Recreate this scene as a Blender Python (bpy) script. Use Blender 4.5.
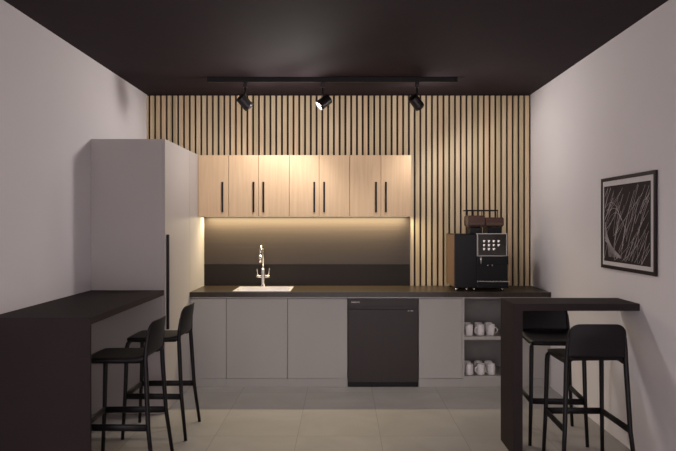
import bpy, bmesh, math, random
from mathutils import Vector, Matrix

for o in list(bpy.data.objects):
    bpy.data.objects.remove(o, do_unlink=True)
scene = bpy.context.scene
COL = scene.collection
PI = math.pi
R = math.radians

# ------------------------------------------------------------------ camera
CZ = 1.504
FPX = 640.0
cam_d = bpy.data.cameras.new('camera')
cam = bpy.data.objects.new('camera', cam_d)
COL.objects.link(cam)
cam.location = (0, 0, CZ)
cam.rotation_euler = (R(90), 0, 0)
cam_d.sensor_width = 36
cam_d.lens = FPX / 676 * 36
cam_d.shift_x = -4.5 / 676
cam_d.shift_y = -2.0 / 676
cam_d.clip_start = 0.05
scene.camera = cam

# ------------------------------------------------------------------ light and exposure
vs = scene.view_settings
vs.view_transform = 'Standard'
vs.look = 'None'
vs.gamma = 1
vs.use_curve_mapping = False
vs.exposure = 0.12
w = bpy.data.worlds.new('world')
scene.world = w
w.use_nodes = True
w.node_tree.nodes['Background'].inputs[0].default_value = (1.0, 0.905, 0.945, 1)
w.node_tree.nodes['Background'].inputs[1].default_value = 3.15
SPOT_W = (6.0, 40.0, 23.0)
GLOW_W = (6.0, 6.0, 6.5)
SPOT_COL = (1.0, 0.945, 0.91)
LED_W = 26.0
LED_COL = (1.0, 0.83, 0.50)

# ------------------------------------------------------------------ helpers
def prop(o, label=None, cat=None, group=None, kind=None):
    if label: o['label'] = label
    if cat: o['category'] = cat
    if group: o['group'] = group
    if kind: o['kind'] = kind
    return o

def empty(name, loc=(0, 0, 0), rz=0):
    o = bpy.data.objects.new(name, None)
    o.empty_display_size = 0.1
    COL.objects.link(o)
    o.location = loc
    o.rotation_euler = (0, 0, rz)
    return o

class MB:
    """collects shapes into one mesh"""
    def __init__(self):
        self.bm = bmesh.new()
    def box(self, x0, x1, y0, y1, z0, z1, mi=0, bev=0):
        b = bmesh.new()
        vs_ = [b.verts.new((x, y, z)) for x in (x0, x1) for y in (y0, y1) for z in (z0, z1)]
        for f in ((0, 1, 3, 2), (4, 6, 7, 5), (0, 4, 5, 1), (2, 3, 7, 6), (0, 2, 6, 4), (1, 5, 7, 3)):
            b.faces.new([vs_[i] for i in f]).material_index = mi
        bmesh.ops.recalc_face_normals(b, faces=b.faces)
        if bev > 0:
            bmesh.ops.bevel(b, geom=b.edges[:], offset=bev, segments=2, profile=0.6, affect='EDGES', clamp_overlap=True)
            for f in b.faces: f.material_index = mi
        self.merge(b)
        return self
    def merge(self, b, M=None):
        if M is not None: b.transform(M)
        me = bpy.data.meshes.new('tmp')
        b.to_mesh(me); b.free()
        self.bm.from_mesh(me)
        bpy.data.meshes.remove(me)
    def tube(self, pts, rad, n=12, mi=0, cap=True, flat=1.0, up=None):
        """tube along points; rad a number or list; flat scales the second axis"""
        pts = [Vector(p) for p in pts]
        if not isinstance(rad, (list, tuple)): rad = [rad] * len(pts)
        b = bmesh.new(); rings = []
        ref = Vector(up) if up else None
        for i, p in enumerate(pts):
            if i == 0: d = pts[1] - p
            elif i == len(pts) - 1: d = p - pts[i - 1]
            else: d = (pts[i + 1] - p).normalized() + (p - pts[i - 1]).normalized()
            d.normalize()
            if ref is None:
                ref = Vector((1, 0, 0)) if abs(d.x) < 0.9 else Vector((0, 1, 0))
            a = (ref - d * ref.dot(d)).normalized()
            c = d.cross(a)
            if not up: ref = a
            rings.append([b.verts.new(p + a * math.cos(t) * rad[i] + c * math.sin(t) * rad[i] * flat)
                          for t in [2 * PI * k / n for k in range(n)]])
        for r0, r1 in zip(rings, rings[1:]):
            for k in range(n):
                f = b.faces.new((r0[k], r0[(k + 1) % n], r1[(k + 1) % n], r1[k])); f.smooth = True; f.material_index = mi
        if cap:
            b.faces.new(rings[0][::-1]).material_index = mi; b.faces.new(rings[-1]).material_index = mi
        bmesh.ops.recalc_face_normals(b, faces=b.faces)
        self.merge(b); return self
    def lathe(self, prof, n=32, M=None, mi=0):
        """profile (r,z) revolved round z"""
        b = bmesh.new(); rings = []
        for r, z in prof:
            if r < 1e-6: rings.append([b.verts.new((0, 0, z))])
            else: rings.append([b.verts.new((r * math.cos(2 * PI * k / n), r * math.sin(2 * PI * k / n), z)) for k in range(n)])
        for r0, r1 in zip(rings, rings[1:]):
            for k in range(n):
                q = [r0[k % len(r0)], r0[(k + 1) % n % len(r0)], r1[(k + 1) % n % len(r1)], r1[k % len(r1)]]
                u = []
                for v in q:
                    if v not in u: u.append(v)
                if len(u) > 2:
                    f = b.faces.new(u); f.smooth = True; f.material_index = mi
        bmesh.ops.recalc_face_normals(b, faces=b.faces)
        self.merge(b, M); return self
    def build(self, name, mats, parent=None, label=None, autosmooth=False):
        me = bpy.data.meshes.new(name)
        self.bm.to_mesh(me); self.bm.free()
        if not isinstance(mats, (list, tuple)): mats = [mats]
        for m in mats: me.materials.append(m)
        o = bpy.data.objects.new(name, me)
        COL.objects.link(o)
        if parent: o.parent = parent
        if label: o['label'] = label
        return o

def kids(o):
    return [c for c in bpy.data.objects if c.parent == o]

def copy_tree(o, parent=None):
    c = o.copy(); COL.objects.link(c); c.parent = parent
    for ch in kids(o): copy_tree(ch, c)
    return c

# ------------------------------------------------------------------ materials
def mat(name, col, rough=0.5, metal=0.0, spec=0.5, col2=None, scale=8.0, stretch=(1, 1, 1), bump=0.0, bscale=60.0, emit=None, estr=0.0, trans=0.0, coat=0.0):
    m = bpy.data.materials.new(name); m.use_nodes = True
    nt = m.node_tree; p = nt.nodes['Principled BSDF']
    p.inputs['Base Color'].default_value = (*col, 1)
    p.inputs['Roughness'].default_value = rough
    p.inputs['Metallic'].default_value = metal
    p.inputs['Specular IOR Level'].default_value = spec
    p.inputs['Transmission Weight'].default_value = trans
    p.inputs['Coat Weight'].default_value = coat
    if emit:
        p.inputs['Emission Color'].default_value = (*emit, 1)
        p.inputs['Emission Strength'].default_value = estr
    tc = nt.nodes.new('ShaderNodeTexCoord')
    mp = nt.nodes.new('ShaderNodeMapping'); mp.inputs['Scale'].default_value = stretch
    nt.links.new(tc.outputs['Object'], mp.inputs['Vector'])
    c2 = col2 if col2 else tuple(c * 0.9 for c in col)
    n = nt.nodes.new('ShaderNodeTexNoise'); n.inputs['Scale'].default_value = scale; n.inputs['Detail'].default_value = 5
    nt.links.new(mp.outputs['Vector'], n.inputs['Vector'])
    r = nt.nodes.new('ShaderNodeValToRGB')
    r.color_ramp.elements[0].position = 0.3; r.color_ramp.elements[1].position = 0.7
    r.color_ramp.elements[0].color = (*c2, 1); r.color_ramp.elements[1].color = (*col, 1)
    nt.links.new(n.outputs['Fac'], r.inputs['Fac'])
    nt.links.new(r.outputs['Color'], p.inputs['Base Color'])
    if bump > 0:
        n2 = nt.nodes.new('ShaderNodeTexNoise'); n2.inputs['Scale'].default_value = bscale; n2.inputs['Detail'].default_value = 3
        nt.links.new(mp.outputs['Vector'], n2.inputs['Vector'])
        b = nt.nodes.new('ShaderNodeBump'); b.inputs['Strength'].default_value = bump; b.inputs['Distance'].default_value = 0.002
        nt.links.new(n2.outputs['Fac'], b.inputs['Height'])
        nt.links.new(b.outputs['Normal'], p.inputs['Normal'])
    return m

M = {}
M['wall'] = mat('wall_paint', (0.69, 0.65, 0.655), 0.9, spec=0.2, col2=(0.675, 0.635, 0.64), scale=2, bump=0.1, bscale=90)
M['ceiling'] = mat('ceiling_paint', (0.034, 0.0235, 0.027), 0.85, spec=0.12, bump=0.05)
M['backing'] = mat('slat_backing_felt', (0.045, 0.029, 0.022), 0.95, spec=0.1)
M['cab'] = mat('taupe_laminate', (0.455, 0.435, 0.40), 0.55, spec=0.35, col2=(0.44, 0.42, 0.387), scale=3)
M['tall'] = mat('tall_laminate', (0.385, 0.35, 0.335), 0.5, spec=0.3, col2=(0.375, 0.34, 0.325), scale=3)
M['carc'] = mat('carcass_grey', (0.22, 0.20, 0.19), 0.6)
M['rail'] = mat('rail_grey', (0.45, 0.42, 0.40), 0.4, spec=0.5)
M['dark'] = mat('dark_brown_laminate', (0.030, 0.022, 0.022), 0.6, spec=0.06, col2=(0.026, 0.019, 0.019), scale=4)
M['counter'] = mat('dark_stone', (0.042, 0.029, 0.018), 0.32, spec=0.35, col2=(0.024, 0.016, 0.010), scale=30)
M['upst'] = mat('upstand_dark', (0.014, 0.010, 0.008), 0.5, spec=0.2)
M['splash'] = mat('brushed_bronze', (0.054, 0.041, 0.033), 0.45, spec=0.3, col2=(0.045, 0.034, 0.028), scale=3, stretch=(0.6, 1, 60))
M['black'] = mat('matt_black', (0.007, 0.005, 0.006), 0.5, spec=0.25)
M['head'] = mat('black_metal', (0.022, 0.018, 0.018), 0.35, metal=0.3)
M['stool'] = mat('stool_plastic', (0.007, 0.005, 0.006), 0.5, spec=0.25, bump=0.05, bscale=200)
M['steel'] = mat('steel', (0.72, 0.70, 0.68), 0.22, metal=1.0)
M['sink'] = mat('sink_steel', (0.80, 0.77, 0.76), 0.35, metal=0.55)
M['mug'] = mat('mug_ceramic', (0.88, 0.85, 0.83), 0.25, spec=0.5)
M['dish'] = mat('appliance_black', (0.040, 0.029, 0.026), 0.45, spec=0.3, col2=(0.036, 0.026, 0.024), scale=2, stretch=(40, 1, 1))
M['gloss'] = mat('gloss_black', (0.008, 0.008, 0.009), 0.12, spec=0.6)
M['mach'] = mat('machine_black', (0.006, 0.006, 0.007), 0.35, spec=0.2)
M['side'] = mat('machine_side_reflection', (0.25, 0.15, 0.09), 0.3, metal=0.7)  # brown colour paints the warm reflection on the machine's glossy black side
M['hopper'] = mat('smoked_hopper', (0.13, 0.065, 0.05), 0.15, spec=0.5, trans=0.35)
M['bean'] = mat('beans', (0.03, 0.015, 0.01), 0.5, col2=(0.09, 0.045, 0.025), scale=80)
M['lit'] = mat('lit_icon', (0.9, 0.85, 0.8), 0.5, emit=(1, 0.92, 0.85), estr=0.22)
M['screen'] = mat('screen_glass', (0.012, 0.010, 0.010), 0.1, emit=(0.5, 0.4, 0.33), estr=0.02)
M['lens'] = mat('lamp_lens', (0.5, 0.5, 0.5), 0.5, emit=(1, 0.93, 0.86), estr=0.6)
M['ledm'] = mat('led_diffuser', (0.9, 0.85, 0.7), 0.5, emit=LED_COL, estr=0.5)
M['white'] = mat('white_print', (0.75, 0.73, 0.70), 0.5)
M['mount'] = mat('picture_mount', (0.62, 0.58, 0.57), 0.8)
M['print'] = mat('print_dark', (0.034, 0.022, 0.025), 0.7, spec=0.15, col2=(0.018, 0.011, 0.013), scale=5)
M['line'] = mat('print_line', (0.42, 0.38, 0.38), 0.7, col2=(0.20, 0.17, 0.17), scale=14)
M['plume'] = mat('print_plume', (0.36, 0.33, 0.33), 0.7, col2=(0.12, 0.10, 0.10), scale=12)
M['frame'] = mat('frame_black', (0.014, 0.008, 0.010), 0.55, spec=0.2)

def wood(name, ca, cb, cc, slat_pitch=None, x0=0.0):
    m = bpy.data.materials.new(name); m.use_nodes = True
    nt = m.node_tree; p = nt.nodes['Principled BSDF']
    L = nt.links.new
    tc = nt.nodes.new('ShaderNodeTexCoord')
    mp = nt.nodes.new('ShaderNodeMapping'); mp.inputs['Scale'].default_value = (28, 28, 1.3)
    L(tc.outputs['Object'], mp.inputs['Vector'])
    n = nt.nodes.new('ShaderNodeTexNoise'); n.inputs['Scale'].default_value = 1.6; n.inputs['Detail'].default_value = 6; n.inputs['Distortion'].default_value = 0.6
    L(mp.outputs['Vector'], n.inputs['Vector'])
    r = nt.nodes.new('ShaderNodeValToRGB')
    e = r.color_ramp.elements
    e[0].position = 0.30; e[0].color = (*ca, 1); e[1].position = 0.72; e[1].color = (*cb, 1)
    L(n.outputs['Fac'], r.inputs['Fac'])
    out = r.outputs['Color']
    if slat_pitch:
        sx = nt.nodes.new('ShaderNodeSeparateXYZ'); L(tc.outputs['Object'], sx.inputs[0])
        a = nt.nodes.new('ShaderNodeMath'); a.operation = 'SUBTRACT'; a.inputs[1].default_value = x0; L(sx.outputs['X'], a.inputs[0])
        d = nt.nodes.new('ShaderNodeMath'); d.operation = 'DIVIDE'; d.inputs[1].default_value = slat_pitch; L(a.outputs[0], d.inputs[0])
        f = nt.nodes.new('ShaderNodeMath'); f.operation = 'FLOOR'; L(d.outputs[0], f.inputs[0])
        wn = nt.nodes.new('ShaderNodeTexWhiteNoise'); wn.noise_dimensions = '1D'; L(f.outputs[0], wn.inputs['W'])
        r2 = nt.nodes.new('ShaderNodeValToRGB')
        r2.color_ramp.elements[0].color = (0.80, 0.80, 0.74, 1); r2.color_ramp.elements[1].color = (1.0, 0.90, 0.84, 1)
        el = r2.color_ramp.elements.new(0.5); el.color = (1.0, 1.0, 1.0, 1)
        L(wn.outputs['Value'], r2.inputs['Fac'])
        mx = nt.nodes.new('ShaderNodeMix'); mx.data_type = 'RGBA'; mx.blend_type = 'MULTIPLY'; mx.inputs['Factor'].default_value = 1
        L(out, mx.inputs['A']); L(r2.outputs['Color'], mx.inputs['B'])
        out = mx.outputs['Result']
    L(out, p.inputs['Base Color'])
    p.inputs['Roughness'].default_value = 0.6
    p.inputs['Specular IOR Level'].default_value = 0.3
    return m

BY = 6.50            # front plane of the slatted wall
WL, WR = -1.99, 1.914
PITCH = (WR - WL) / 66.0
M['slat'] = wood('oak_slats', (0.54, 0.42, 0.27), (0.67, 0.54, 0.365), None, PITCH, WL)
M['oak'] = wood('oak_doors', (0.60, 0.415, 0.25), (0.68, 0.485, 0.305), None)
M['oak2'] = wood('oak_edge', (0.40, 0.24, 0.13), (0.46, 0.28, 0.16), None)

def floor_mat():
    m = bpy.data.materials.new('stone_floor_tiles'); m.use_nodes = True
    nt = m.node_tree; p = nt.nodes['Principled BSDF']; L = nt.links.new
    tc = nt.nodes.new('ShaderNodeTexCoord'); sx = nt.nodes.new('ShaderNodeSeparateXYZ'); L(tc.outputs['Object'], sx.inputs[0])
    def cell(sock, off, size):
        a = nt.nodes.new('ShaderNodeMath'); a.operation = 'SUBTRACT'; a.inputs[1].default_value = off; L(sock, a.inputs[0])
        d = nt.nodes.new('ShaderNodeMath'); d.operation = 'DIVIDE'; d.inputs[1].default_value = size; L(a.outputs[0], d.inputs[0])
        fr = nt.nodes.new('ShaderNodeMath'); fr.operation = 'FRACT'; L(d.outputs[0], fr.inputs[0])
        s = nt.nodes.new('ShaderNodeMath'); s.operation = 'SUBTRACT'; s.inputs[1].default_value = 0.5; L(fr.outputs[0], s.inputs[0])
        ab = nt.nodes.new('ShaderNodeMath'); ab.operation = 'ABSOLUTE'; L(s.outputs[0], ab.inputs[0])
        g = nt.nodes.new('ShaderNodeMath'); g.operation = 'GREATER_THAN'; g.inputs[1].default_value = 0.5 - 0.0028 / size; L(ab.outputs[0], g.inputs[0])
        fl = nt.nodes.new('ShaderNodeMath'); fl.operation = 'FLOOR'; L(d.outputs[0], fl.inputs[0])
        return g.outputs[0], fl.outputs[0]
    gx, ix = cell(sx.outputs['X'], -0.318, 0.585)
    gy, iy = cell(sx.outputs['Y'], 4.53, 1.17)
    mxg = nt.nodes.new('ShaderNodeMath'); mxg.operation = 'MAXIMUM'; L(gx, mxg.inputs[0]); L(gy, mxg.inputs[1])
    cb = nt.nodes.new('ShaderNodeCombineXYZ'); L(ix, cb.inputs[0]); L(iy, cb.inputs[1])
    wn = nt.nodes.new('ShaderNodeTexWhiteNoise'); wn.noise_dimensions = '2D'; L(cb.outputs[0], wn.inputs['Vector'])
    add = nt.nodes.new('ShaderNodeVectorMath'); add.operation = 'MULTIPLY_ADD'; add.inputs[1].default_value = (7, 7, 7)
    L(wn.outputs['Color'], add.inputs[0]); L(tc.outputs['Object'], add.inputs[2])
    n = nt.nodes.new('ShaderNodeTexNoise'); n.inputs['Scale'].default_value = 2.2; n.inputs['Detail'].default_value = 6; n.inputs['Distortion'].default_value = 0.8
    L(add.outputs[0], n.inputs['Vector'])
    r = nt.nodes.new('ShaderNodeValToRGB')
    r.color_ramp.elements[0].position = 0.3; r.color_ramp.elements[0].color = (0.265, 0.245, 0.225, 1)
    r.color_ramp.elements[1].position = 0.7; r.color_ramp.elements[1].color = (0.32, 0.295, 0.275, 1)
    L(n.outputs['Fac'], r.inputs['Fac'])
    mx = nt.nodes.new('ShaderNodeMix'); mx.data_type = 'RGBA'
    L(mxg.outputs[0], mx.inputs['Factor']); L(r.outputs['Color'], mx.inputs['A']); mx.inputs['B'].default_value = (0.21, 0.192, 0.178, 1)
    L(mx.outputs['Result'], p.inputs['Base Color'])
    p.inputs['Roughness'].default_value = 0.5; p.inputs['Specular IOR Level'].default_value = 0.35
    return m
M['floor'] = floor_mat()

# ------------------------------------------------------------------ the setting
CEIL = 2.814
Y0 = -0.8
def struct(name, mb, m):
    o = mb.build(name, m); o['kind'] = 'structure'; return o
struct('floor', MB().box(WL - .1, WR + .1, Y0, BY + .15, -.1, 0), M['floor'])
struct('ceiling', MB().box(WL - .1, WR + .1, Y0, BY + .15, CEIL, CEIL + .1), M['ceiling'])
struct('wall_left', MB().box(WL - .1, WL, Y0, BY + .15, 0, CEIL), M['wall'])
struct('wall_right', MB().box(WR, WR + .1, Y0, BY + .15, 0, CEIL), M['wall'])
struct('wall_back', MB().box(WL, WR, BY + .03, BY + .15, 0, CEIL), M['wall'])

mb = MB()
mb.box(WL, WR, BY + .022, BY + .03, 0, CEIL, 1)
G0, GP = -1.963, .05861           # first gap centre and pitch of the slats
mb.box(WL + .001, G0 - .0105, BY, BY + .022, 0, CEIL - .012, 0)
for i in range(66):
    mb.box(G0 + i * GP + .0105, G0 + (i + 1) * GP - .0105, BY, BY + .022, 0, CEIL - .012, 0)
slats = prop(mb.build('slat_wall_panel', [M['slat'], M['backing']]),
     'light oak vertical slat panelling covering the back wall behind the cabinets', 'wall panel')

# ------------------------------------------------------------------ tall cabinet on the left
TX, TY0, TZ = -1.403, 5.06, 2.172
t = prop(empty('tall_cabinet', ((WL + TX) / 2, 5.78, 0)), 'tall plain taupe-grey cabinet in the back left corner beside the worktop', 'cabinet')
def at(o):      # world coords -> local of an un-rotated empty
    return Matrix.Translation(-Vector(o.location))
def part(root, name, mb, m, label=None):
    mb.bm.transform(at(root)) if root.parent is None else mb.bm.transform(at(root.parent))
    return mb.build(name, m, root, label)
part(t, 'body', MB().box(WL + .001, TX - .02, TY0, BY - .001, 0, TZ, bev=.0015), M['tall'])
part(t, 'side_panel', MB().box(TX - .02, TX, 5.885, BY - .001, 0, TZ), M['tall'])
d = part(t, 'door', MB().box(TX - .0195, TX, TY0, 5.882, .004, TZ, bev=.0012), M['tall'])
hm = MB().box(TX, TX + .020, 5.098, 5.118, .66, 1.416, bev=.002)
hm.bm.transform(at(t)); hm.build('handle', M['black'], d, 'long black bar handle')

# ------------------------------------------------------------------ base cabinets, dishwasher, shelf unit
FY = 5.885           # front plane of doors
ZT = .829           # underside of worktop
def base_cab(x0, x1, label, leftmost=False):
    o = prop(empty('base_cabinet', ((x0 + x1) / 2, 6.2, 0)), label, 'cabinet', 'grey base cabinets under the worktop')
    mb = MB()
    xa, xb, ya, yb = x0 + .0005, x1 - .0005, FY + .021, BY - .002
    mb.box(xa, xa + .016, ya, yb, .08, .814).box(xb - .016, xb, ya, yb, .08, .814)
    mb.box(xa + .016, xb - .016, ya, yb, .08, .096).box(xa + .016, xb - .016, yb - .008, yb, .096, .814)
    part(o, 'body', mb, M['carc'])
    part(o, 'door', MB().box(x0 + .0025, x1 - .0025, FY, FY + .02, .079, .812, bev=.0015), M['cab'])
    part(o, 'plinth', MB().box(x0 + .0005, x1 - .0005, FY + .007, FY + .02, 0, .075), M['cab'])
    return o
base_cab(TX + .001, -1.069, 'narrow handleless grey base cabinet against the tall cabinet')
base_cab(-1.069, -.505, 'wide grey base cabinet directly below the sink')
base_cab(-.505, .046, 'wide grey base cabinet immediately left of the dishwasher')
base_cab(.700, 1.100, 'grey base cabinet between the dishwasher and the open mug shelves')
base_cab(1.575, WR - .001, 'grey base cabinet behind the far stool, against the right wall')

# finger rail
prop(MB().box(TX + .001, WR - .001, FY + .004, FY + .02, .816, ZT - .0005).build('filler_strip', M['rail']),
     'thin light grey strip running directly below the worktop edge', 'trim strip')

# open shelf unit
o = prop(empty('open_shelf_unit', (1.337, 6.2, 0)), 'open grey shelf unit holding white mugs under the worktop', 'shelf unit')
mb = MB()
x0, x1 = 1.1005, 1.5745
mb.box(x0, x0 + .02, FY, 6.30, .08, .815)
mb.box(x1 - .02, x1, FY, 6.30, .08, .815)
mb.box(x0 + .02, x1 - .02, 6.28, 6.30, .08, .815, 1)
part(o, 'carcass', mb, [M['cab'], M['carc']])
SH1, SH2 = .464, .098
part(o, 'shelf', MB().box(x0 + .02, x1 - .02, FY + .004, 6.28, SH1 - .03, SH1, bev=.001), M['cab'])
part(o, 'base_board', MB().box(x0 + .02, x1 - .02, FY, 6.28, SH2 - .028, SH2, bev=.001), M['cab'])
part(o, 'plinth', MB().box(x0, x1, FY + .007, FY + .02, 0, .075), M['cab'])

# dishwasher
o = prop(empty('dishwasher', (.373, 6.2, 0)), 'black built-in dishwasher with a top control panel between grey cabinets', 'dishwasher')
x0, x1 = .049, .697
part(o, 'body', MB().box(x0, x1, FY + .022, BY - .002, 0, .813), M['black'])
part(o, 'door', MB().box(x0 + .003, x1 - .003, FY - .002, FY + .021, .045, .715, bev=.003), M['dish'])
mb = MB()
mb.box(x0 + .003, x1 - .003, FY - .006, FY + .021, .742, .812, bev=.003)
mb.box(x0 + .003, x1 - .003, FY + .010, FY + .021, .716, .742)
cp = part(o, 'control_panel', mb, M['dish'])
part(o, 'kick_plate', MB().box(x0 + .003, x1 - .003, FY + .012, FY + .021, .0, .043), M['black'])
def text_obj(name, s, size, loc, m, root, parent, ext=.0004):
    c = bpy.data.curves.new(name, 'FONT'); c.body = s; c.size = size; c.extrude = ext; c.offset = .0004
    tmp = bpy.data.objects.new('tmp', c)
    me = bpy.data.meshes.new_from_object(tmp)
    bpy.data.objects.remove(tmp)
    me.transform(Matrix.Translation(Vector(loc) - Vector(root.location)) @ Matrix.Rotation(R(90), 4, 'X'))
    me.materials.clear(); me.materials.append(m)
    q = bpy.data.objects.new(name, me); COL.objects.link(q); q.parent = parent
    return q
text_obj('logo', 'SAMSUNG', .017, (.080, FY - .0064, .775), M['white'], o, cp)
mb = MB()
mb.box(.600, .616, FY - .0028, FY - .0015, .698, .703)
mb.box(.626, .650, FY - .0028, FY - .0015, .697, .704)
part(o, 'display', mb, M['white'])

# ------------------------------------------------------------------ worktop with sink cut-out
CT = .874
CY = 5.868
SX0, SX1, SY0, SY1 = -1.002, -.502, 5.955, 6.345     # hole
mb = MB()
X0c, X1c = TX + .001, WR - .001
mb.box(X0c, SX0, CY, BY - .013, ZT, CT)
mb.box(SX1, X1c, CY, BY - .013, ZT, CT)
mb.box(SX0, SX1, CY, SY0, ZT, CT)
mb.box(SX0, SX1, SY1, BY - .013, ZT, CT)
bmesh.ops.remove_doubles(mb.bm, verts=mb.bm.verts, dist=1e-5)
prop(mb.build('worktop', M['counter']), 'long dark stone worktop over the base cabinets along the back wall', 'worktop')
prop(MB().box(TX + .001, .685, BY - .0125, BY - .0005, CT + .0005, 1.091).build('upstand', M['upst']),
     'low dark upstand board behind the tap, below the bronze splashback', 'upstand')
prop(MB().box(TX + .001, .685, BY - .0085, BY - .0005, 1.0915, 1.577).build('splashback', M['splash']),
     'brushed bronze splashback panel glowing under the oak wall cabinets', 'splashback')

# sink
t = prop(empty('sink', (-.76, 6.15, CT)), 'rectangular stainless steel sink let into the dark worktop', 'sink')
b = bmesh.new()
def ring(x0, x1, y0, y1, z): return [b.verts.new(v) for v in ((x0, y0, z), (x1, y0, z), (x1, y1, z), (x0, y1, z))]
e = .004
rs = [ring(SX0 - .018, SX1 + .018, SY0 - .018, SY1 + .018, CT + .0003), ring(SX0 - .018, SX1 + .018, SY0 - .018, SY1 + .018, CT + .004),
      ring(SX0 + e, SX1 - e, SY0 + e, SY1 - e, CT + .004), ring(SX0 + e, SX1 - e, SY0 + e, SY1 - e, CT - .02),
      ring(SX0 + .03, SX1 - .03, SY0 + .03, SY1 - .03, CT - .17)]
for a_, c_ in zip(rs, rs[1:]):
    for k in range(4): b.faces.new((a_[k], a_[(k + 1) % 4], c_[(k + 1) % 4], c_[k]))
b.faces.new(rs[-1])
bmesh.ops.recalc_face_normals(b, faces=b.faces)
for f in b.faces: f.normal_flip() if f.normal.z < -.5 else None
mb = MB(); mb.merge(b)
part(t, 'basin', mb, M['sink'])
part(t, 'drain', MB().lathe([(0, .006), (.03, .006), (.042, .003), (.045, 0), (0, 0)], M=Matrix.Translation((-.76, 6.2, CT - .169))), M['steel'])

# tap
TXC, TYC = -.794, 6.405
t = prop(empty('kitchen_tap', (TXC, TYC, CT)), 'tall chrome kitchen tap with two side levers behind the sink', 'tap')
part(t, 'base', MB().lathe([(0, 0), (.027, 0), (.027, .008), (.021, .014), (.019, .02), (.019, .17), (.015, .18), (0, .18)], M=Matrix.Translation((TXC, TYC, CT + .0003))), M['steel'])
pts = [(TXC, TYC, CT + .17), (TXC, TYC, CT + .36)]
for k in range(1, 9):
    a = PI * k / 8
    pts.append((TXC - .006 * k / 8, TYC - .075 * (1 - math.cos(a)), CT + .36 + .05 * math.sin(a)))
pts.append((TXC - .008, TYC - .15, CT + .30))
part(t, 'spout', MB().tube(pts, .0115, 14), M['steel'])
part(t, 'spray_head', MB().tube([(TXC - .008, TYC - .15, CT + .325), (TXC - .008, TYC - .15, CT + .25)], .0165, 16), M['steel'])
for s in (-1, 1):
    mb = MB()
    mb.tube([(TXC + s * .015, TYC, CT + .10), (TXC + s * .066, TYC, CT + .10)], .017, 14)
    mb.tube([(TXC + s * .055, TYC, CT + .11), (TXC + s * .060, TYC - .004, CT + .175)], [.006, .005], 8)
    part(t, 'lever', mb, M['steel'])

# ------------------------------------------------------------------ wall cabinets
UY, UZ0, UZ1 = 6.21, 1.577, 2.168
ed = [-1.4015, -1.105, -.815, -.516, -.226, .070, .373, .669]
HW = .018
def wall_cab(i0, i1, handles, label):
    x0, x1 = ed[i0], ed[i1]
    o = prop(empty('wall_cabinet', ((x0 + x1) / 2, 6.35, UZ0)), label, 'cabinet', 'oak wall cabinets over the splashback')
    part(o, 'body', MB().box(x0 + .0004, x1 - .0004, UY + .019, BY - .001, UZ0, UZ1), M['oak2'])
    for j in range(i0, i1):
        dr = part(o, 'door', MB().box(ed[j] + .0022, ed[j + 1] - .0022, UY, UY + .018, UZ0 - .006, UZ1 - .001, bev=.001), M['oak'])
        hx = ed[j + 1] - (.060 if j == 0 else .048) if handles[j - i0] > 0 else ed[j] + .048
        mb = MB().box(hx - HW / 2, hx + HW / 2, UY - .008, UY - .0005, 1.612, 1.908, bev=.0015)
        mb.bm.transform(at(o)); mb.build('handle', M['black'], dr, 'slim black vertical handle')
    return o
wall_cab(0, 1, [1], 'narrow single-door oak wall cabinet touching the tall grey cabinet')
wall_cab(1, 3, [1, -1], 'double-door oak wall cabinet above the sink tap')
wall_cab(3, 5, [1, -1], 'double-door oak wall cabinet, the middle of the three double ones')
wall_cab(5, 7, [1, -1], 'double-door oak wall cabinet at the open right end of the row')

# under-cabinet LED
led = prop(MB().box(-1.38, .65, 6.413, 6.427, UZ0 - .006, UZ0 - .0005).build('led_strip', M['ledm']),
           'thin glowing warm light strip under the oak wall cabinets', 'light strip')
ld = bpy.data.lights.new('led_light', 'AREA'); ld.shape = 'RECTANGLE'; ld.size = 2.02; ld.size_y = .010
ld.energy = LED_W; ld.color = LED_COL; ld.spread = PI
lo = bpy.data.objects.new('led_light', ld); COL.objects.link(lo); lo.location = (-.365, 6.420, UZ0 - .0075); lo.parent = led

# ------------------------------------------------------------------ bar counters
t = prop(empty('bar_counter', (-1.70, 4.3, 0)), 'dark brown bar counter along the left wall, ending at the tall cabinet', 'bar counter')
LX, LY0, LZ = -1.411, 3.578, .977
part(t, 'top', MB().box(WL + .001, LX, LY0, TY0 - .001, LZ - .040, LZ, bev=.001), M['dark'])
part(t, 'end_panel', MB().box(WL + .001, LX, LY0 + .001, LY0 + .019, 0, LZ - .040), M['dark'])

t = prop(empty('bar_table', (1.5, 4.28, 0)), 'narrow dark brown bar table fixed to the right wall beside the stools', 'bar table')
RY0, RY1, RZ = 4.12, 4.45, .987
part(t, 'top', MB().box(1.10, WR - .0005, RY0, RY1, RZ - .046, RZ, bev=.001), M['dark'])
part(t, 'end_panel', MB().box(1.10, 1.160, RY0 + .001, RY1 - .001, 0, RZ - .046), M['dark'])

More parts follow.
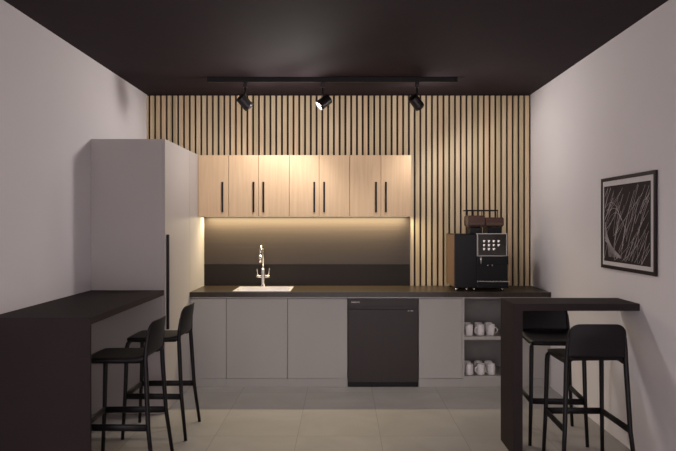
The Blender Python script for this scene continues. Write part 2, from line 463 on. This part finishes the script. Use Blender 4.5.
# ------------------------------------------------------------------ bar stools
def make_stool(label):
    t = prop(empty('bar_stool'), label, 'bar stool', 'black bar stools')
    SZ = .705
    # seat: a dished plate whose rim turns down
    b = bmesh.new(); nu, nv = 14, 14
    def outline(u, v):
        # square to rounded square
        x = u * math.sqrt(1 - .10 * v * v * u * u * abs(v)); y = v * math.sqrt(1 - .10 * u * u * v * v * abs(u))
        return x, y
    top = []
    for j in range(nv + 1):
        row = []
        for i in range(nu + 1):
            u, v = -1 + 2 * i / nu, -1 + 2 * j / nv
            x, y = outline(u, v)
            r = max(abs(u), abs(v))
            z = SZ - .004 * (1 - r ** 2) - (.006 if r > .99 else 0)
            z += .024 * max(0, v) ** 4
            hw = .182 - .006 * (v + 1) / 2
            row.append(b.verts.new((x * hw, -.008 + y * .192, z)))
        top.append(row)
    for j in range(nv):
        for i in range(nu):
            f = b.faces.new((top[j][i], top[j][i + 1], top[j + 1][i + 1], top[j + 1][i])); f.smooth = True
    rim = [top[0][i] for i in range(nu + 1)] + [top[j][nu] for j in range(1, nv + 1)] + [top[nv][i] for i in range(nu - 1, -1, -1)] + [top[j][0] for j in range(nv - 1, 0, -1)]
    def drop(v):
        if v.co.y < .16: return SZ - .030
        return v.co.z - .006 - .028 * min(1, max(0, (abs(v.co.x) - .10) / .05)) ** 2
    lo_ = [b.verts.new((v.co.x * .985, v.co.y * .985, drop(v))) for v in rim]
    lo2 = [b.verts.new((v.co.x * .93, v.co.y * .93, drop(v) + .006)) for v in rim]
    n = len(rim)
    for k in range(n):
        f = b.faces.new((rim[k], lo_[k], lo_[(k + 1) % n], rim[(k + 1) % n])); f.smooth = True
        b.faces.new((lo_[k], lo2[k], lo2[(k + 1) % n], lo_[(k + 1) % n]))
    b.faces.new(lo2)
    bmesh.ops.recalc_face_normals(b, faces=b.faces)
    mb = MB(); mb.merge(b); mb.build('seat', M['stool'], t)
    # backrest
    b = bmesh.new(); nu, nv = 20, 16
    zb, zt, rr = .716, .921, .060
    def pt(u, v, off):
        z = zb + (zt - zb) * v
        W = .172 - .005 * v
        # dense rows near the top for the rounded corner
        if z > zt - rr:
            q = (z - (zt - rr)) / rr
            W = W - rr + rr * math.sqrt(max(0, 1 - q * q)) if q < 1 else W - rr
        x = u * W
        un = x / .172
        bow = .030 * (1 - un * un) * (.35 + .65 * min(1, v * 1.5))
        y = .176 + .018 * v ** 1.3 + bow
        z -= .006 * un * un * v
        return Vector((x, y + off, z))
    vv = [0, .1, .22, .35, .48, .60, .70, .77, .80, .84, .88, .91, .94, .965, .985, .995, 1.0]
    F = [[b.verts.new(pt(-1 + 2 * i / nu, v, -.006)) for i in range(nu + 1)] for v in vv]
    B = [[b.verts.new(pt(-1 + 2 * i / nu, v, .006)) for i in range(nu + 1)] for v in vv]
    nr = len(vv) - 1
    for j in range(nr):
        for i in range(nu):
            b.faces.new((F[j][i], F[j][i + 1], F[j + 1][i + 1], F[j + 1][i])).smooth = True
            b.faces.new((B[j][i], B[j + 1][i], B[j + 1][i + 1], B[j][i + 1])).smooth = True
    for j in range(nr):
        b.faces.new((F[j][0], F[j + 1][0], B[j + 1][0], B[j][0])); b.faces.new((F[j][nu], B[j][nu], B[j + 1][nu], F[j + 1][nu]))
    for i in range(nu):
        b.faces.new((F[0][i], B[0][i], B[0][i + 1], F[0][i + 1])); b.faces.new((F[nr][i], F[nr][i + 1], B[nr][i + 1], B[nr][i]))
    bmesh.ops.recalc_face_normals(b, faces=b.faces)
    mb = MB(); mb.merge(b); mb.build('backrest', M['stool'], t)
    for s in (-1, 1):
        pts = [(s * .190, -.215, 0), (s * .180, -.199, .298), (s * .174, -.190, .630), (s * .172, -.183, .662), (s * .167, -.170, .678), (s * .160, -.152, .684)]
        MB().tube(pts, [.0115, .0135, .015, .015, .012, .009], 12, up=(1, 0, 0)).build('leg', M['stool'], t)
        pts = [(s * .216, .232, 0), (s * .190, .196, .298), (s * .176, .178, .62), (s * .173, .174, .70), (s * .170, .178, .77), (s * .166, .184, .83), (s * .160, .190, .865)]
        MB().tube(pts, [.0115, .0135, .015, .014, .012, .009, .005], 12, up=(1, 0, 0)).build('leg', M['stool'], t)
        mb = MB().tube([(s * .180, -.199, .298), (s * .190, .196, .298)], .0085, 10, flat=2.5, up=(1, 0, 0))
        mb.build('stretcher', M['stool'], t)
    mb = MB().tube([(-.180, -.199, .298), (.180, -.199, .298)], .0085, 10, flat=2.5, up=(0, 1, 0))
    mb.build('stretcher', M['stool'], t)
    return t
st = make_stool('black bar stool on the near side of the right bar table, back to camera')
st.location = (1.488, 3.925, 0); st.rotation_euler.z = PI - R(.6)           # back towards the camera
for x, y, rz, lb in ((1.474, 4.535, R(-4), 'black bar stool behind the right bar table, facing the camera'),
                     (-1.342, 3.965, -PI / 2, 'nearer black bar stool at the left bar counter, partly behind its end panel'),
                     (-1.318, 4.648, -PI / 2, 'farther black bar stool at the left bar counter, beside the tall cabinet')):
    c = copy_tree(st); c.location = (x, y, 0); c.rotation_euler.z = rz; c['label'] = lb

# ------------------------------------------------------------------ coffee machine
CX0, CX1, CYF = 1.045, 1.550, 5.975
XM = 1.253
t = prop(empty('coffee_machine', (1.3, 6.2, CT)), 'black automatic coffee machine with bean hoppers and touch screen on the worktop', 'coffee machine')
zb = CT + .028
part(t, 'milk_cooler', MB().box(CX0 + .0015, XM - .001, CYF, 6.43, zb, 1.405, bev=.006), M['mach'])
part(t, 'side_reflection', MB().box(CX0 - .003, CX0 + .0010, CYF + .012, 6.42, zb + .01, 1.398, bev=.001), M['side'], 'black machine side with its warm reflection painted brown')
mb = MB()
mb.box(XM, CX1, CYF + .035, 6.43, zb, 1.405, bev=.006)
mb.box(XM, CX1, CYF + .0, CYF + .05, zb, zb + .055, bev=.004)
mb.box(XM, CX1, CYF + .0, CYF + .05, 1.12, 1.20, bev=.004)
part(t, 'body', mb, M['mach'])
sc = MB()
sx0, sx1, sz0, sz1 = 1.254, 1.533, 1.198, 1.412
f = .008
sc.box(sx0, sx1, CYF - .020, CYF + .04, sz0, sz0 + f, bev=.002).box(sx0, sx1, CYF - .020, CYF + .04, sz1 - f, sz1, bev=.002)
sc.box(sx0, sx0 + f, CYF - .020, CYF + .04, sz0 + f, sz1 - f).box(sx1 - f, sx1, CYF - .020, CYF + .04, sz0 + f, sz1 - f)
scr = part(t, 'touch_screen', MB().box(sx0 + f, sx1 - f, CYF - .014, CYF + .04, sz0 + f, sz1 - f), M['screen'])
sc.bm.transform(at(t)); sc.build('bezel', M['rail'], scr, 'light metal screen rim')
for rw, cnt in enumerate((4, 4, 3)):
    for k in range(cnt):
        mb = MB(); cx = 1.318 + k * .045; cz = 1.340 - rw * .037
        ya, yb = CYF - .0165, CYF - .0142
        mb.box(cx - .009, cx + .007, ya, yb, cz - .004, cz + .009)
        mb.box(cx + .007, cx + .012, ya, yb, cz - .001, cz + .006)
        mb.box(cx - .007, cx + .005, ya, yb, cz - .011, cz - .004)
        mb.bm.transform(at(t)); mb.build('drink_icon', M['lit'], scr, 'white drink icon')
part(t, 'steam_wand', MB().tube([(1.290, CYF - .004, 1.215), (1.290, CYF - .008, 1.125)], .010, 12), M['steel'])
mb = MB()
for x in (1.362, 1.400):
    mb.tube([(x, CYF + .012, 1.15), (x, CYF + .012, 1.105)], .008, 12)
part(t, 'outlet', mb, M['steel'])
mb = MB()
mb.box(XM + .002, CX1 - .002, CYF - .03, CYF + .06, zb + .058, zb + .066, bev=.002)
for k in range(8):
    mb.box(XM + .02 + k * .032, XM + .03 + k * .032, CYF - .02, CYF + .05, zb + .066, zb + .069)
part(t, 'drip_tray', mb, M['steel'], 'bright steel cup grid')
for x in (1.07, 1.165, 1.235, 1.50):
    for y in (CYF + .04, 6.38):
        part(t, 'foot', MB().lathe([(0, 0), (.014, 0), (.012, .029), (0, .029)], 14, M=Matrix.Translation((x, y, CT + .0003))), M['steel'])
for x0, x1, z1 in ((1.192, 1.352, 1.580), (1.358, 1.530, 1.562)):
    b = bmesh.new()
    y0, y1 = CYF + .09, CYF + .30
    def rg(i, z): return [b.verts.new(v) for v in ((x0 + i, y0 + i, z), (x1 - i, y0 + i, z), (x1 - i, y1 - i, z), (x0 + i, y1 - i, z))]
    rs = [rg(.02, 1.466), rg(0, 1.485), rg(0, z1 - .012), rg(.005, z1)]
    for a_, c_ in zip(rs, rs[1:]):
        for k in range(4): b.faces.new((a_[k], a_[(k + 1) % 4], c_[(k + 1) % 4], c_[k]))
    b.faces.new(rs[-1]); b.faces.new(rs[0][::-1])
    bmesh.ops.recalc_face_normals(b, faces=b.faces)
    bmesh.ops.bevel(b, geom=b.edges[:], offset=.004, segments=2, affect='EDGES')
    mb = MB(); mb.merge(b)
    hp = part(t, 'bean_hopper', mb, M['hopper'], 'smoked brown bean hopper')
    mb = MB().box(x0 + .022, x1 - .022, y0 + .022, y1 - .022, 1.4055, 1.4655, bev=.003); mb.bm.transform(at(t)); mb.build('collar', M['mach'], hp)
    mb = MB().box(x0 + .012, x1 - .012, y0 - .001, y0 + .01, 1.490, 1.512); mb.bm.transform(at(t)); mb.build('bean_window', M['bean'], hp)
mb = MB()
mb.box(1.180, 1.478, CYF + .10, CYF + .112, 1.622, 1.634).box(1.180, 1.478, CYF + .27, CYF + .282, 1.622, 1.634)
mb.box(1.180, 1.192, CYF + .10, CYF + .282, 1.622, 1.634).box(1.466, 1.478, CYF + .10, CYF + .282, 1.622, 1.634)
for x in (1.184, 1.24, 1.32, 1.40, 1.468):
    mb.box(x, x + .007, CYF + .102, CYF + .110, 1.5615 if x > 1.355 else 1.5795, 1.624)
part(t, 'cup_rail', mb, M['black'])

# ------------------------------------------------------------------ mugs
MH, MR = .101, .037
def make_mug():
    t = empty('mug')
    MB().lathe([(0, 0), (MR - .006, 0), (MR - .002, .003), (MR, .010), (MR, MH - .002), (MR - .001, MH), (MR - .003, MH), (MR - .004, MH - .003), (MR - .004, .008), (0, .006)], 32).build('body', M['mug'], t)
    pts = [(MR - .003, 0, .074)] + [(MR - .003 + .026 * math.sin(a), 0, .047 + .027 * math.cos(a)) for a in [PI * k / 10 for k in range(1, 10)]] + [(MR - .003, 0, .020)]
    MB().tube(pts, .0048, 10).build('handle', M['mug'], t)
    return t
mug0 = make_mug(); first = True
cols = [('leftmost', 1.185), ('middle', 1.284), ('rightmost', 1.381)]
for sh, sz in (('upper', SH1), ('lower', SH2)):
    for nm, x in cols:
        for rowname, y in (('front', 5.965), ('rear', 6.062)):
            m_ = mug0 if first else copy_tree(mug0); first = False
            if sh == 'upper' and nm == 'rightmost' and rowname == 'front':
                a = R(-8); ex = ', handle turned right'
            elif nm == 'leftmost': a = R(95); ex = ''
            else: a = R(150 if rowname == 'front' else 60); ex = ''
            if rowname == 'front' and not ex and nm != 'leftmost': a = R(200)
            xx = x - (.006 if nm == 'leftmost' else 0) + (.004 if sh == 'lower' and rowname == 'front' else 0)
            m_.location = (xx, y, sz + .0003); m_.rotation_euler.z = a
            prop(m_, f'white mug, {nm} in the {rowname} row on the {sh} shelf{ex}', 'mug', 'white mugs on the open shelves')

# ------------------------------------------------------------------ track and spotlights
TY = 5.72
t = prop(empty('lighting_track', (-.08, TY, CEIL)), 'long black lighting track on the dark ceiling', 'lighting track')
part(t, 'rail', MB().box(-1.202, 1.020, TY, TY + .040, CEIL - .044, CEIL - .0003, bev=.002), M['black'])
part(t, 'end_cap', MB().box(-1.210, -1.202, TY - .001, TY + .041, CEIL - .045, CEIL - .0003), M['black'])
part(t, 'end_cap', MB().box(1.020, 1.028, TY - .001, TY + .041, CEIL - .045, CEIL - .0003), M['black'])
def spot(x, axis, label, xs, aimv, spot_w, glow_w):
    ax = Vector(axis).normalized()
    yc = TY + .02
    t = prop(empty('spotlight', (xs, yc, CEIL - .044)), label, 'spotlight', 'black spotlights on the ceiling track')
    hc = Vector((x - xs, 0, 2.592 - (CEIL - .044)))           # head centre, local
    MB().box(-.017, .017, -.018, .018, -.048, -.0003, bev=.003).build('adaptor', M['head'], t)
    MB().tube([(0, 0, -.045), (0, 0, -.115), tuple(Vector((0, 0, -.115)).lerp(hc, .5))], .008, 10).build('stem', M['head'], t)
    q = Vector((0, 0, 1)).rotation_difference(ax).to_matrix().to_4x4()
    T = Matrix.Translation(hc) @ q
    LH, RH = .062, .047
    h = MB().lathe([(0, -LH), (RH - .006, -LH), (RH, -LH + .006), (RH, LH - .028), (RH + .0015, LH - .026), (RH + .0015, LH), (RH - .003, LH), (RH - .004, LH - .012), (0, LH - .014)], 32, M=T).build('head', M['head'], t)
    MB().lathe([(0, LH - .012), (RH - .006, LH - .012), (RH - .006, LH - .008), (0, LH - .006)], 32, M=T).build('lens', M['lens'], h, 'glowing white lens')
    l = bpy.data.lights.new('spotlight_glow', 'POINT'); l.energy = glow_w; l.color = SPOT_COL; l.shadow_soft_size = .03
    lo = bpy.data.objects.new('spotlight_glow', l); COL.objects.link(lo); lo.parent = t
    lo.location = hc + ax * (LH + .035)
    l = bpy.data.lights.new('spotlight_bulb', 'SPOT'); l.energy = spot_w; l.color = SPOT_COL; l.shadow_soft_size = .09
    l.spot_size = PI; l.spot_blend = 0.4; aim = Vector(aimv)
    lo = bpy.data.objects.new('spotlight_bulb', l); COL.objects.link(lo); lo.parent = t
    lo.location = hc + ax * (LH + .045)
    lo.rotation_euler = aim.to_track_quat('-Z', 'Y').to_euler()
    return t
spot(-.878, (.60, .45, -.68), 'black ceiling spotlight nearest the left wall', -.872, (.5, -.3, -.8), SPOT_W[0], GLOW_W[0])
spot(-.166, (-.76, -.20, -.62), 'black ceiling spotlight in the middle of the track showing its lit lens', -.178, (-.46, -.42, -.78), SPOT_W[1], GLOW_W[1])
spot(.660, (.58, .55, -.62), 'black ceiling spotlight nearest the right wall', .668, (.5, -.28, -.80), SPOT_W[2], GLOW_W[2])

# ------------------------------------------------------------------ framed print on the right wall
PY0, PY1, PZ0, PZ1 = 3.884, 4.70, 1.183, 1.830
t = prop(empty('framed_picture', (WR, (PY0 + PY1) / 2, (PZ0 + PZ1) / 2)), 'black framed dark abstract print with thin pale lines on the right wall', 'picture')
fw = .024
mb = MB()
xa, xb = WR - .016, WR - .0004
mb.box(xa, xb, PY0, PY1, PZ0, PZ0 + fw).box(xa, xb, PY0, PY1, PZ1 - fw, PZ1)
mb.box(xa, xb, PY0, PY0 + fw, PZ0 + fw, PZ1 - fw).box(xa, xb, PY1 - fw, PY1, PZ0 + fw, PZ1 - fw)
part(t, 'frame', mb, M['frame'])
part(t, 'mount', MB().box(WR - .012, WR - .0006, PY0 + fw, PY1 - fw, PZ0 + fw, PZ1 - fw), M['mount'])
iy0, iy1, iz0, iz1 = PY0 + .064, PY1 - .050, PZ0 + .052, PZ1 - .060
mb = MB().box(WR - .0135, WR - .0121, iy0, iy1, iz0, iz1)
rnd = random.Random(5)
Wd, Hd = iy1 - iy0, iz1 - iz0
def ribbon(pts, wd, mi, xo):
    pp = [Vector((0, iy1 - u * Wd, iz1 - v * Hd)) for u, v in pts]
    b = bmesh.new(); pr = None
    for i, p in enumerate(pp):
        d_ = (pp[min(i + 1, len(pp) - 1)] - pp[max(i - 1, 0)]).normalized()
        nrm = Vector((0, -d_.z, d_.y)) * wd / 2
        a_, c_ = b.verts.new((xo, *(p + nrm)[1:])), b.verts.new((xo, *(p - nrm)[1:]))
        if pr:
            f_ = b.faces.new((pr[0], a_, c_, pr[1])); f_.material_index = mi
        pr = (a_, c_)
    bmesh.ops.recalc_face_normals(b, faces=b.faces)
    for f_ in b.faces:
        if f_.normal.x > 0: f_.normal_flip()
    mb.merge(b)
k = 0
while k < 62:
    u0, v0 = rnd.uniform(-.1, 1.5), rnd.uniform(-.1, .8)
    ang = R(rnd.gauss(122, 8)); ln = rnd.uniform(.25, .8); cv = rnd.uniform(-.5, .5)
    pts = []
    for i in range(14):
        s = ln * i / 13
        u, v = u0 + math.cos(ang + cv * s) * s, v0 + math.sin(ang + cv * s) * s * 1.1
        if .01 < u < .99 and .01 < v < .99: pts.append((u, v))
        elif pts: break
    if len(pts) > 3:
        ribbon(pts, rnd.choice((.003, .004, .005)), 1, WR - .0137 - k * 2e-6); k += 1
for s0, y_ in ((.0, .30), (.06, .38), (.1, .44)):
    ribbon([(s0 + .02 + .4 * q, y_ - .12 * math.sin(q * 3) + .18 * q * q) for q in [i / 12 for i in range(13)]], .003, 1, WR - .0140)
for j in range(9):
    ribbon([(.03 + .035 * j * q + .10 * q, .48 + .03 * j + (.46 - .03 * j) * q) for q in [i / 8 for i in range(9)]], .012, 2, WR - .0138 - j * 2e-5)
part(t, 'print', mb, [M['print'], M['line'], M['plume']])
